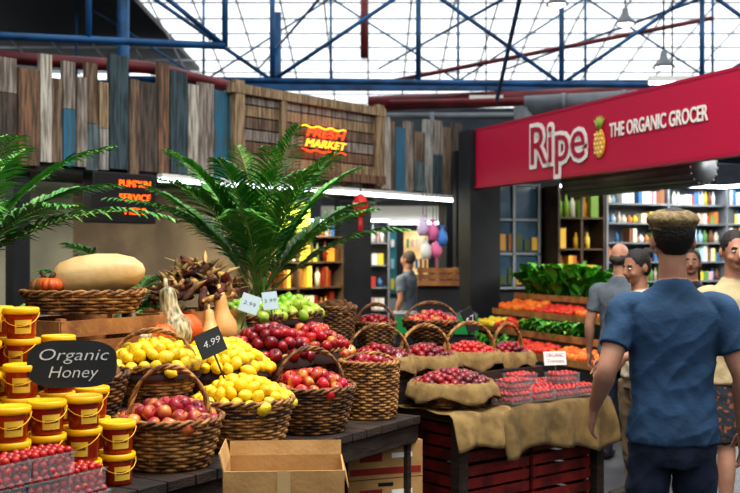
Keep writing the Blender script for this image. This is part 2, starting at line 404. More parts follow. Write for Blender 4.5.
for r in range(5):
    for c in range(3): mb.ell(((c-1)*.05+(r%2)*.02-.01,-.15+r*.045,.012),(.012,.014,.008),mat('pine_dot','#fff0c0',.5),6,4,M)
pleaf=mat('pineapple_leaf','#9ab04a',.5)
for a in (-.7,-.35,0,.35,.7): mb.tube([(0,.07,0),(math.sin(a)*.07,.07+math.cos(a)*.09,0),(math.sin(a)*.14,.07+math.cos(a)*.15,0)],[.018,.018,.003],pleaf,6,M=M)
mb.build('pineapple_emblem',par=sign)
mb=MB(); mb.prism(quad(S,-.35,-.03,-.12,.3),0,3.2,dark_m); mb.prism(quad(S,-.4,-.03,-.16,.35),0,.15,black); mb.build('stall_column')
mb=MB(); mb.prism(quad(S,6.6,6.95,-.05,.3),0,2.46,dark_m); mb.prism(quad(S,6.55,7,-.1,.35),0,.15,black); mb.build('stall_column')
mb=MB(); mb.prism(quad(S,-.6,7,.07,4.2),3.02,3.12,dark_m)
for kk in (0,1.5,3,4.5,6): mb.prism(quad(S,kk,kk+.1,.07,4.2),2.9,3.02,dark_m)
mb.build('stall_canopy')
p=S(3,1.6,2.85); area(p,4,150,(0,0,angS),(1,.97,.9),1.2)  # area light added to light the stall interior
p=S(1,3.2,2.8); area(p,4,110,(0,0,angS),(.95,.98,1),.8)  # second added area light, towards the rear shelves
mb=MB()
for kk,tt in ((.2,2.2),(1.9,2.2),(3.6,2.2),(3.2,1.2)): mb.prism(quad(S,kk,kk+1.2,tt,tt+.1),2.82,2.88,tube_e)  # glowing strips added under the canopy to go with the stall lights
mb.build('added_canopy_light')
glassd=mat('window_glass','#4f6a7c',.12,'#35495a',2.5)
framew=mat('window_trim','#8a9094',.5)
mb=MB(); mb.prism(quad(S,-.75,-.65,.0,4.2),0,3.0,dark_m); mb.build('wall_stall_back')
a,b=.42,1.22
mb=MB(); mb.prism(quad(S,-.64,-.62,a,b),1.25,2.55,glassd)
for q in (a,(a+b)/2-.02,b-.04): mb.prism(quad(S,-.62,-.58,q,q+.04),1.2,2.6,framew)
for z in (1.2,1.65,2.1,2.56): mb.prism(quad(S,-.62,-.58,a,b),z,z+.03,framew)
for r in range(2):
    for j in range(6): mb.prism(quad(S,-.619,-.6,a+.08+j*.12,a+.16+j*.12),1.26+r*.45,1.26+r*.45+U(.1,.25),goods_b)
mb.build('window_1')
fr_g=mat('baskets_goods',None,.6,None,island=['#e0b23a','#c8742a','#7a9a3a','#8a5a2a','#d8d0b8','#e8c850'])
shelf('produce_shelf',S,-.6,-.25,1.3,2.0,.9,2.55,4,fr_g,along='t',kk=1.3,light=True)
shelf('grocery_shelf',S,-.6,-.25,2.05,4.05,.5,2.6,8,goods,along='t',frame=shelf_w,light=True,fill=.97,kk=.8)
shelf('grocery_shelf',S,-.2,2.6,4.0,4.3,.5,2.6,8,goods,along='k',frame=shelf_w,light=True,fill=.97,kk=.8)
shelf('grocery_shelf',S,2.7,5.4,4.0,4.3,.5,2.6,7,goods,along='k',frame=shelf_w,light=True,kk=1.1)
mb=MB(); 
mb.tube([S(.9,.75,2.5),S(3.2,.75,2.5)],.16,grey_m,16)
for j in range(16):
    a=j*2*math.pi/16; mb.tube([S(.9,.75+.165*math.cos(a),2.5+.165*math.sin(a)),S(3.2,.75+.165*math.cos(a),2.5+.165*math.sin(a))],.014,grey_m,5)
for kk in (1,3.1): mb.tube([S(kk,.75,2.5),S(kk,.75,2.9)],.02,grey_m,6)
mb.build('roller_shutter')
mb=MB(); c=S(3.9,.9,2.45)
mb.ell((c[0],c[1],c[2]),(.09,.06,.09),black,14,8)
for j in range(6):
    a=j*1.047; mb.tube([(c[0]-.03,c[1],c[2]),(c[0]-.03+.14*math.cos(a),c[1],c[2]+.14*math.sin(a))],[(.02,.01),(.04,.005)],black,5)
for rr in (.15,.1): mb.tube([(c[0]+rr*math.cos(j*.3142),c[1]-.03,c[2]+rr*math.sin(j*.3142)) for j in range(20)],.008,black,6,closed=True)
mb.tube([(c[0],c[1],c[2]),(c[0],c[1],3.0)],.015,black,6); mb.build('hanging_fan')

# ---------- fruit tools
def fruit_template(kind):
    seg,rings=12,8
    vs,fs=sphere(seg,rings); out=[]
    for x,y,z in vs:
        r=math.hypot(x,y)
        if kind=='apple':
            zz=z*.92
            if z>0: zz-=.32*math.exp(-(r/.38)**2)
            else: zz+=.18*math.exp(-(r/.3)**2)
            k=1.0+.06*z; out.append((x*k,y*k,zz))
        elif kind=='lemon':
            e=.22*math.exp(-(r/.3)**2); out.append((x*.95,y*.95,z*1.12+math.copysign(e,z)))
        elif kind=='pear':
            k=1-.38*max(0,z)**1.0; out.append((x*k,y*k,z*1.25))
        elif kind=='kiwi': out.append((x*.85,y*.85,z*1.15))
        else: out.append((x,y,z*.9))
    return out,fs
FT={k:fruit_template(k) for k in ('apple','lemon','pear','kiwi','round')}
def rot_rand(tilt=1.2):
    return Euler((U(-tilt,tilt),U(-tilt,tilt),U(0,6.28))).to_matrix().to_4x4()
def put_fruit(mb,kind,m,p,r,tilt=1.2):
    vs,fs=FT[kind]; M=Matrix.Translation(p)@rot_rand(tilt)@Matrix.Diagonal((r*U(.95,1.05),r*U(.95,1.05),r*U(.93,1.07),1))
    mb.add(vs,fs,m,M)
    if kind in('apple','pear'): mb.tube([(0,0,.55 if kind=='apple' else 1.15),(.08,0,1.15 if kind=='apple' else 1.6)],.06,stem_m,4,M=M)
def heap(name,c,rx,ry,h,fr,kind,m,ang=0,flatk=2.0,core=under_m):
    mb=MB(); sp=fr*1.78; ca,sa=math.cos(ang),math.sin(ang)
    n=int(max(rx,ry)/sp*1.3)+2
    for i in range(-n,n+1):
        for j in range(-n,n+1):
            u=(i+(j%2)*.5)*sp+U(-.18,.18)*fr; v=j*sp*.866+U(-.18,.18)*fr
            q=(u/rx)**2+(v/ry)**2
            if q>1: continue
            z=c[2]+h*(1-q**(flatk/2))+U(-.2,.25)*fr
            put_fruit(mb,kind,m,(c[0]+u*ca-v*sa,c[1]+u*sa+v*ca,z),fr*U(.86,1.1))
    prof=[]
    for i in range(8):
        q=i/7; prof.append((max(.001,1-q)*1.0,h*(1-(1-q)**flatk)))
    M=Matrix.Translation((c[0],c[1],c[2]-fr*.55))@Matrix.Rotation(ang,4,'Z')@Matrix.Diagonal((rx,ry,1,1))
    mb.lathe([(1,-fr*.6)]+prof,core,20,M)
    return mb.build(name)
def basket(name,c,rt,rb,h,m=wicker,handle=None,ha=0,sy=1.0,ang=0,hw=None):
    mb=MB(); M=Matrix.Translation(c)@Matrix.Rotation(ang,4,'Z')@Matrix.Diagonal((1,sy,1,1))
    rows=max(5,int(h/.0145)); W=13
    for i in range(rows):
        f=(i+.5)/rows; r=rb+(rt-rb)*f**.8; z=h*f; pts=[]
        for j in range(W*5):
            a=2*math.pi*j/(W*5); q=r+.0055*math.sin(W*a+math.pi*i); pts.append((q*math.cos(a),q*math.sin(a),z+.001*math.sin(3*a)))
        mb.tube(pts,.0078,m,5,closed=True,M=M)
    for j in range(W*2):
        a=math.pi*(j+.5)/W
        mb.tube([((rb+(rt-rb)*f**.8)*math.cos(a),(rb+(rt-rb)*f**.8)*math.sin(a),h*f) for f in (0,.3,.6,1)],.006,m,4,M=M)
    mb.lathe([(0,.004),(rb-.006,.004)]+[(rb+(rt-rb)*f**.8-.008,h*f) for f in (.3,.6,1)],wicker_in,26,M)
    for ph in (0,math.pi):
        pts=[]
        for j in range(72):
            a=2*math.pi*j/72; q=rt+.009*math.cos(14*a+ph); pts.append((q*math.cos(a),q*math.sin(a),h+.006+.009*math.sin(14*a+ph)))
        mb.tube(pts,.0085,m,6,closed=True,M=M)
    mb.lathe([(0,.0),(rb+.006,0),(rb+.01,.012),(rb,.02)],m,26,M)
    if handle:
        Mh=Matrix.Translation(c)@Matrix.Rotation(ha,4,'Z'); w=hw or rt
        for ph in (0,2.09,4.19):
            pts=[]
            for j in range(41):
                t=j/40; a=math.pi*t; q=6*2*math.pi*t*.8+ph
                pts.append((-w*math.cos(a)*(1+.0)+.009*math.cos(q)*math.cos(a),.009*math.sin(q),h-.04+(handle+.04)*math.sin(a)**.8+.009*math.cos(q)*math.sin(a)))
            mb.tube(pts,.0075,m,5,M=Mh)
    return mb.build(name)

# ---------- stand 1
mb=MB()
s=.05
while s<3.18:
    w=U(.12,.17); w=min(w,3.2-s); mb.prism(quad(T,s,s+w-.008,-.22 if s<.72 else -.02,.45),.705+U(-.003,.003),.748,wood_dark); s+=w
mb.prism(quad(T,.05,3.2,.0,.06),.6,.705,wood_dark); mb.prism(quad(T,.05,3.2,.38,1.32),.66,.745,wood_dark)
mb.prism(quad(T,.05,3.2,.4,.86),.745,.95,wood_dark); mb.prism(quad(T,.05,3.65,.86,1.36),.745,1.15,wood_dark)
mb.prism(quad(T,3.2,3.65,.86,1.36),.0,.745,wood_dark)
mb.prism(quad(T,.05,3.2,1.28,1.34),.0,.7,dark_m)
for sx in (.1,1.1,2.1,3.12): mb.prism(quad(T,sx,sx+.08,.02,.1),0,.705,wood_dark); mb.prism(quad(T,sx,sx+.08,1.2,1.28),0,.7,wood_dark)
mb.prism(quad(T,.05,3.2,.1,1.28),.12,.16,wood_dark)
mb.build('display_stand',.003)
mb=MB(); crate(mb,T(1.78,1.1,1.15),(.7,.4,.2),angT,wood_tan,2); mb.build('wooden_crate')
mb=MB(); crate(mb,T(2.62,1.13,1.15),(.5,.36,.2),angT,wood_tan,2); mb.build('wooden_crate')

c=T(1.43,.21,.75); basket('wicker_basket',c,.225,.165,.2,wicker,.22,.1,hw=.17); heap('nectarine_pile',(c[0],c[1],c[2]+.18),.205,.205,.08,.037,'apple',nect)
c=T(1.93,.22,.75); basket('wicker_basket',c,.235,.18,.22,wicker); heap('lemon_pile',(c[0],c[1],c[2]+.2),.235,.235,.11,.032,'lemon',lemon_m)
c=T(2.47,.22,.75); basket('wicker_basket',c,.225,.17,.22,wicker_d,.2,.35,hw=.18); heap('apple_pile',(c[0],c[1],c[2]+.2),.21,.21,.09,.037,'apple',apple_m)
c=T(3.0,.2,.75); basket('wicker_hamper',c,.165,.145,.3,wicker,.05,.2); heap('apple_pile',(c[0],c[1],c[2]+.27),.15,.15,.05,.037,'apple',apple_r)
c=T(1.33,.64,.95); basket('wicker_basket',c,.2,.15,.17,wicker_d); heap('potato_pile',(c[0],c[1],c[2]+.15),.18,.18,.05,.04,'kiwi',kiwi_m)
c=T(1.76,.63,.95); basket('wicker_basket',c,.215,.16,.17,wicker,.17,.2,hw=.2); heap('lemon_pile',(c[0],c[1],c[2]+.16),.23,.23,.12,.032,'lemon',lemon_m)
c=T(2.2,.6,.95); basket('wicker_basket',c,.215,.16,.15,wicker); heap('lemon_pile',(c[0],c[1],c[2]+.12),.27,.27,.13,.032,'lemon',lemon_m)
c=T(2.64,.63,.95); basket('wicker_basket',c,.21,.16,.15,wicker); heap('apple_pile',(c[0],c[1],c[2]+.14),.25,.25,.16,.036,'apple',apple_r)
c=T(3.03,.62,.95); basket('wicker_basket',c,.19,.15,.15,wicker); heap('apple_pile',(c[0],c[1],c[2]+.13),.23,.23,.14,.036,'apple',apple_m)
c=T(3.0,1.07,1.15); basket('wicker_basket',c,.21,.16,.13,wicker_d); heap('green_apple_pile',(c[0],c[1],c[2]+.11),.22,.22,.1,.038,'apple',green_m)
c=T(3.42,1.08,1.15); basket('wicker_basket',c,.21,.16,.13,wicker_d); heap('green_pear_pile',(c[0],c[1],c[2]+.11),.22,.22,.11,.037,'pear',green_m)

c=T(1.75,1.1,1.36); basket('wicker_basket',c,.3,.24,.1,wicker,sy=.72,ang=.35)
sq_m=mat('banana_squash_skin','#d8b880',.5,'#c49a5e',5,.1,30)
mb=MB(); M=Matrix.Translation((c[0]+.08,c[1]-.02,c[2]+.19))@Matrix.Rotation(.15,4,'Z')@Matrix.Rotation(math.radians(84),4,'Y')@Matrix.Diagonal((1.12,1.05,1,1))
mb.lathe([(.001,-.23),(.04,-.222),(.075,-.18),(.095,-.1),(.1,0),(.09,.1),(.065,.18),(.03,.22),(.001,.23)],sq_m,24,M,.04,8); mb.build('banana_squash')
pump=mat('pumpkin_skin','#d8641c',.5,'#b84a1a',6,.1,30); pumpd=mat('pumpkin_brown','#9c6a3a',.5,'#6f4a2a',6)
def pumpkin(name,p,r,m,sq=.72,nr=10):
    mb=MB(); M=Matrix.Translation(p)@Matrix.Rotation(U(0,3),4,'Z')
    prof=[(max(.02,math.sin(math.pi*i/12))*r,-math.cos(math.pi*i/12)*r*sq*(1 if .1<i/12<.9 else .85)) for i in range(13)]
    mb.lathe(prof,m,60,M,.14,nr); mb.tube([(0,0,r*sq*.75),(.01,0,r*sq*1.15),(.025,0,r*sq*1.35)],[.016,.011,.013],stem_m,6,M=M); return mb.build(name)
pumpkin('small_pumpkin',(c[0]-.2,c[1]-.0,c[2]+.13),.075,pumpd); pumpkin('small_pumpkin',(c[0]-.13,c[1]-.12,c[2]+.14),.06,pump); pumpkin('small_pumpkin',(c[0]-.1,c[1]+.08,c[2]+.17),.07,pump)
pumpkin('orange_pumpkin',T(2.32,.98,1.245),.125,pump,.78)
pumpkin('green_pumpkin',T(2.18,1.24,1.26),.12,mat('green_pumpkin_skin','#3f5230',.5,'#7a7040',8),.75)
pumpkin('orange_pumpkin',T(2.1,.91,1.225),.085,pump,.9)
strp=mat('striped_gourd_skin','#c8b48a',.5,'#4a4a2c',14,.1,30,stretch=(4,4,.8)); butm=mat('butternut_skin','#d8a868',.5,'#c08c4c',4)
def gourd(name,p,m,h=.28,r=.075,lean=.1,az=0):
    mb=MB(); M=Matrix.Translation(p)@Matrix.Rotation(az,4,'Z')@Matrix.Rotation(lean,4,'Y')@Matrix.Diagonal((r,r,h,1))
    mb.lathe([(.001,0),(.5,.01),(.85,.08),(1,.22),(.92,.38),(.62,.52),(.48,.66),(.45,.82),(.36,.9),(.12,.93),(.12,1.05),(.001,1.06)],m,20,M); return mb.build(name)
gourd('striped_gourd',T(2.2,.9,1.15),strp,.36,.1,-.15); gourd('butternut_squash',T(2.62,.92,1.15),butm,.32,.08,-.12,.5); gourd('butternut_squash',T(2.48,.9,1.15),butm,.22,.06,.25,2)
gourd('striped_gourd',T(1.98,.92,1.15),strp,.26,.08,.5,2.6); gourd('butternut_squash',T(2.74,.93,1.15),mat('gourd_green','#8c9440',.5,'#5a6a2c',6),.2,.06,.2,1)
c=T(2.62,1.13,1.352)
mb=MB(); corn=mat('dried_corn',None,.7,'#2a1a10',30,.5,90,island=['#6a4020','#98692a','#4a241c','#c09448','#7a321c'])
husk=mat('dried_husk',None,.9,None,island=['#c0a068','#98784a','#6f5838'])
for i in range(90):
    a=U(0,6.28); q=R()**.5; x=.25*q*math.cos(a); y=.19*q*math.sin(a); z=.03+.2*(1-q*q)*R()**.4+.02
    mb.ell((c[0]+x*1.0,c[1]+y,c[2]+z),(U(.018,.028),U(.018,.028),U(.05,.08)),corn,8,6,rot=rot_rand(2))
for i in range(110):
    a=U(0,6.28); q=R()**.5; x=.24*q*math.cos(a); y=.18*q*math.sin(a); z=.05+.18*(1-q*q)
    d=Vector((U(-1,1),U(-1,1),U(.1,1))).normalized()*U(.07,.15); p0=Vector((c[0]+x,c[1]+y,c[2]+z))
    mb.tube([p0,p0+d*.5+Vector((0,0,.01)),p0+d],[(.008,.002),(.014,.002),(.001,.001)],husk,4)
mb.build('dried_corn_pile')

# ---------- honey jars
honey=mat('honey_amber','#8a2208',.15,'#a83c0c',5); lidm=mat('yellow_lid','#ecb410',.35); labm=mat('jar_label','#e8c244',.5); labt=mat('jar_label_print','#8a5a1c',.6)
mb=MB()
def jar(x,y,z,ang):
    M=Matrix.Translation((x,y,z))@Matrix.Rotation(ang,4,'Z'); r=.064
    mb.lathe([(0,0),(r*.84,0),(r*.88,.006),(r*.97,.098)],honey,24,M); mb.lathe([(r*.97,.096),(r*1.08,.097),(r*1.1,.105),(r*1.1,.118),(r*1.04,.122),(r*.98,.119),(0,.119)],lidm,24,M)
    vs=[];n=8
    for i in range(n+1):
        a=-1.9+1.1*i/n
        for zz in (.02,.075): q=r*(.885+.09*zz/.098)+.0012; vs.append((q*math.cos(a),q*math.sin(a),zz))
    mb.add(vs,[(2*i,2*i+2,2*i+3,2*i+1) for i in range(n)],labm,M)
    vs=[(v[0]*1.012,v[1]*1.012,.04 if j%2==0 else .055) for j,v in enumerate(vs)][2:-2]
    mb.add(vs,[(2*i,2*i+2,2*i+3,2*i+1) for i in range(n-2)],labt,M)
    mb.tube([(r*1.1*math.cos(a),-r*1.1*abs(math.sin(a))-.002,.1-.05*math.sin(a)) for a in [math.pi*i/10 for i in range(11)]],.0022,lidm,4,M=M)
for t,base,lst in ((.13,.75,[(.38,3),(.55,3),(.72,3),(.89,3),(1.06,2)]),(.3,.75,[(.38,4),(.55,4),(.72,4),(.9,4),(1.08,3)]),(.5,.95,[(.55,4),(.72,4),(.9,4),(1.07,3)]),(.68,.95,[(.72,4),(.9,4)])):
    for s_,n in lst:
        p=T(s_+U(-.01,.01),t+U(-.01,.01))
        for i in range(n): jar(p[0]+U(-.004,.004),p[1]+U(-.004,.004),base+i*.1225,U(-.5,.5))
mb.build('honey_jar_stack')
def plate(name,c,yaw,tilt,w,h,lines,m=chalk,oval=False,roll=0,tm=chalkw,size=.08,stake=0,shear=0):
    ux=Vector((math.cos(yaw),math.sin(yaw),0)); nrm=Vector((math.sin(yaw),-math.cos(yaw),0)); up=Vector((0,0,1))
    n2=(nrm*math.cos(tilt)+up*math.sin(tilt)); u2=(up*math.cos(tilt)-nrm*math.sin(tilt))
    M=basis(ux,u2,n2,c)@Matrix.Rotation(roll,4,'Z')
    mb=MB()
    if oval:
        k=64; vs=[]
        for z in (-.004,.004):
            for j in range(k):
                a=2*math.pi*j/k; ca,sa=math.cos(a),math.sin(a); g=1+.02*math.cos(4*a); vs.append((w/2*g*math.copysign(abs(ca)**.55,ca),h/2*g*math.copysign(abs(sa)**.55,sa),z))
        mb.add(vs,[tuple(range(k-1,-1,-1)),tuple(range(k,2*k))]+[(i,(i+1)%k,(i+1)%k+k,i+k) for i in range(k)],m,M,False)
    else:
        mb.box((0,0,0),(w,h,.008),m,0,M)
    if stake: mb.tube([M@Vector((0,-h/2+.01,-.006)),M@Vector((0,-h/2-stake,-.006))],.005,stem_m,5)
    o=mb.build(name)
    for i,l in enumerate(lines):
        text(l,size,M@Matrix.Translation((0,((len(lines)-1)/2-i)*size*1.05,.0055)),tm,o,.0008,-.0006,width=min(w*.8,size*.58*len(l)),shear=shear)
    return o
pc=T(.83,.13); plate('honey_chalk_sign',(pc[0]-.0,pc[1],1.24),.25,.12,.32,.175,['Organic','Honey'],oval=True,roll=-.02,size=.062,shear=.25)
p=T(1.78,.28); plate('price_sign',(p[0]-.02,p[1]+.1,1.235),.75,.25,.15,.12,['4.99'],size=.045,stake=.14,roll=.3,shear=.25)
lab=mat('pale_label','#9fb0b4',.3); labg=mat('label_print','#39505a',.6)
p=T(2.75,.85); plate('price_card',(p[0],p[1],1.37),.2,.35,.11,.11,['2.99'],m=lab,tm=labg,size=.03,stake=.1,roll=-.35)
p=T(2.95,.86); plate('price_card',(p[0],p[1],1.38),.2,.35,.09,.11,['3.99'],m=lab,tm=labg,size=.03,stake=.1,roll=.1)
clear=mat('clear_plastic','#c8d4d8',.08,alpha=.1)
def punnet(mb,c,ang,m,w=.17,d=.12,h=.07,fr=.015,n=3):
    M=Matrix.Translation(c)@Matrix.Rotation(ang,4,'Z')
    for sx in (-1,1): mb.box((sx*w/2,0,h/2),(.003,d,h),clear,0,M); mb.box((0,sx*d/2,h/2),(w,.003,h),clear,0,M)
    mb.box((0,0,.002),(w,d,.004),clear,0,M)
    for sx in (-1,1): mb.box((sx*w/2,0,h),(.014,d+.014,.004),clear,0,M); mb.box((0,sx*d/2,h),(w,.014,.004),clear,0,M)
    nx=int(w/(fr*2)); ny=int(d/(fr*2))
    for k in range(n):
        for i in range(nx):
            for j in range(ny):
                put_fruit(mb,'round',m,M@Vector((-w/2+(i+.5)*w/nx+U(-.003,.003),-d/2+(j+.5)*d/ny+U(-.003,.003),.018+k*fr*1.6+(h*.15 if k==n-1 else 0))),fr*U(.9,1.05),1)
mb=MB()
for s_,t,z in ((.3,-.1,.75),(.48,-.1,.75),(.66,-.1,.75),(.3,-.1,.83),(.48,-.1,.83),(.64,-.1,.83),(.5,-.1,.91),(.32,-.1,.91)): punnet(mb,T(s_,t,z),angT,tom_m)
mb.build('cherry_tomato_punnets')

def carton(mb,c,sz,ang,open_=False,printed=True):
    M=Matrix.Translation(c)@Matrix.Rotation(ang,4,'Z'); x,y,z=sz; t=.006
    mb.box((0,0,t/2),(x,y,t),cardb,0,M)
    for s_ in (-1,1):
        mb.box((s_*x/2,0,z/2),(t,y,z),cardb,0,M); mb.box((0,s_*y/2,z/2),(x,t,z),cardb,0,M)
    if open_:
        F=M@Matrix.Translation((0,y/2,z))@Matrix.Rotation(math.radians(-12),4,'X'); mb.box((0,0,.03),(x,.005,.06),cardb,0,F)
        F=M@Matrix.Translation((-x/2,0,z))@Matrix.Rotation(math.radians(-14),4,'Y'); mb.box((0,0,.035),(.005,y,.07),cardb,0,F)
        F=M@Matrix.Translation((x/2,0,z))@Matrix.Rotation(math.radians(165),4,'Y'); mb.box((0,0,.035),(.005,y,.07),cardb,0,F)
        mb.box((0,-y/2-.002,z*.5),(.05,.006,z),mat('packing_tape','#c8a878',.3),0,M)
    if printed:
        mb.box((0,-(y/2+.004),z*.2),(x*.96,.002,z*.18),cardb_d,0,M); mb.box((-x*.2,-(y/2+.004),z*.6),(x*.3,.002,z*.25),cardb_d,0,M); mb.box((x*.22,-(y/2+.004),z*.62),(x*.28,.002,z*.14),white,0,M)
        mb.box((0,-(y/2+.004),z*.85),(x*.2,.002,z*.1),black,0,M)
    if not open_: mb.box((0,0,z-.003),(x,y,.006),cardb,0,M)
mb=MB(); crate(mb,(-.34,4.12,0),(.52,.36,.28),.06,wood_dark); crate(mb,(-.34,4.12,.285),(.52,.36,.28),.06,wood_dark); mb.build('wooden_crate_stack')
mb=MB(); carton(mb,(-.34,4.1,.572),(.46,.32,.25),.06,True,False); mb.build('cardboard_box')
mb=MB()
for i in range(3): carton(mb,T(3.14,.25,.0+i*.205),(.44,.34,.2),.35)
mb.build('fruit_carton_stack')
mb=MB(); crate(mb,T(2.45,.4,.16),(.5,.4,.3),angT,wood_tan); crate(mb,T(1.75,.4,.16),(.5,.4,.3),angT,wood_tan); mb.build('wooden_crate_row')

# ---------- stand 2
mb=MB()
mb.prism(quad(T2,0,1.28,0,1.0),.7,.745,wood_dark); mb.prism(quad(T2,0,1.28,.52,1.0),.745,.9,wood_dark)
for a in (0,1.2):
    for b in (0.0,.92): mb.prism(quad(T2,a,a+.07,b,b+.07),0,.7,wood_dark)
mb.build('display_table',.003)
mb=MB()
for i in range(3):
    for sx in (.36,.93): crate(mb,T2(sx,.26,i*.228),(.54,.4,.222),angT2,redcr,3)
mb.build('red_crate_stack')
def drape(name,F,s0,s1,t_in,drop,z,m,seed=0,side=None):
    mb=MB(); ns,nt=60,26; vs=[]
    for i in range(ns+1):
        s_=s0+(s1-s0)*i/ns
        L=t_in; hem=drop*(1+.14*math.sin(s_*6+seed)+.05*math.sin(s_*17+seed))
        for j in range(nt+1):
            q=j/nt*(L+hem)
            if q<L: t=L-q; zz=z+.004+.006*math.sin(s_*17+q*20+seed)
            else:
                dd=q-L; t=-.012-.028*(1-math.exp(-dd*20))-dd*.12+ .024*math.sin(s_*26+seed+dd*3)*min(1,dd*7); zz=z-dd+.002
            p=F(s_+.01*math.sin(q*9),t); vs.append((p[0],p[1],zz))
    fs=[(i*(nt+1)+j,(i+1)*(nt+1)+j,(i+1)*(nt+1)+j+1,i*(nt+1)+j+1) for i in range(ns) for j in range(nt)]
    mb.add(vs,fs,m); o=mb.build(name); k=o.modifiers.new('s','SOLIDIFY'); k.thickness=.004; k.offset=1; return o
drape('burlap_cloth',T2,.3,1.32,.5,.27,.75,burlap_d,1)
drape('burlap_sack_cloth',T2,-.06,.42,.5,.22,.757,burlap,4)
def lined(c,r,h,kind,m,fr,handle=None,ha=0,hh=.07,bm=burlap,name='plum_pile'):
    basket('wicker_basket',c,r,r*.8,h,wicker,handle,ha)
    mb=MB(); n=60; prof=[(-.06,-.06,0),(-.02,-.005,0),(.012,.014,0),(.03,-.02,1),(.036,-.06,1.3),(.045,-.08,1.6)]; vs=[]
    for dr,dz,w in prof:
        for j in range(n):
            a=2*math.pi*j/n; q=r+dr+w*(.008*math.sin(a*9+c[0]*20)+.006*math.sin(a*17)); vs.append((q*math.cos(a),q*math.sin(a),h+dz+w*.014*math.sin(a*5+c[1]*9)))
    mb.add(vs,[(i*n+j,i*n+(j+1)%n,(i+1)*n+(j+1)%n,(i+1)*n+j) for i in range(len(prof)-1) for j in range(n)],bm,Matrix.Translation(c))
    o=mb.build('burlap_liner'); k=o.modifiers.new('s','SOLIDIFY'); k.thickness=.004
    heap(name,(c[0],c[1],c[2]+h-.01),r*.93,r*.93,hh,fr,kind,m)
lined(T2(.2,.27,.765),.23,.13,'round',plum_m,.029)
lined(T2(.0,.3+.42,.9),.2,.12,'apple',apple_r,.034,.2,.3,name='apple_pile')
lined(T2(.42,.76,.9),.19,.1,'round',plum_m,.029,.2,.5)
lined(T2(.82,.76,.9),.19,.1,'round',tom_m,.026,.2,.4,name='tomato_pile')
lined(T2(1.14,.72,.9),.15,.08,'round',plum_m,.026,.2,.7)
mb=MB()
for i,(s_,t) in enumerate(((.55,.1),(.76,.1),(.97,.1),(1.17,.1),(.55,.26),(.76,.26),(.97,.26),(1.17,.26),(.56,.42),(.76,.42),(.97,.42),(1.17,.42))):
    punnet(mb,T2(s_,t,.765),angT2+U(-.08,.08),tom_m,.18,.13,.06,.0175,2)
for s_,t in ((.6,.15),(.85,.33),(1.1,.2)): punnet(mb,T2(s_,t,.835),angT2+U(-.2,.2),tom_m,.18,.13,.06,.0175,2)
mb.build('tomato_punnets')
p=T2(1.0,.5); plate('organic_card',(p[0]+.25,p[1],.97),.3,.2,.16,.09,['ORGANIC','Tomato'],m=white,tm=cardb_d,size=.036,stake=.14)
p=T2(.98,.92); plate('price_sign',(p[0],p[1],1.2),.7,.15,.11,.17,['$7'],size=.07,stake=.17,roll=.35)
mb=MB(); 
for c in ((-.1,7.25),(.45,7.6)):
    for i in range(4): crate(mb,(c[0],c[1],i*.25),(.5,.4,.245),.5,wood_dark,3)
mb.build('wooden_crate_stack')
for (x,y,m,k,nm) in ((-.24,7.2,kiwi_m,'kiwi','kiwi_pile'),(.04,7.33,apple_r,'apple','apple_pile'),(.45,7.6,apple_m,'apple','apple_pile')):
    z=1.0; basket('wicker_basket',(x,y,z),.14 if k=='kiwi' or x<.1 else .2,.11,.28 if k=='kiwi' else .16,wicker_d,.14 if k!='kiwi' else None,.2)
    r=.13 if x<.1 else .19; heap(nm,(x,y,z+(.26 if k=='kiwi' else .15)),r,r,.06,.033,k,m)

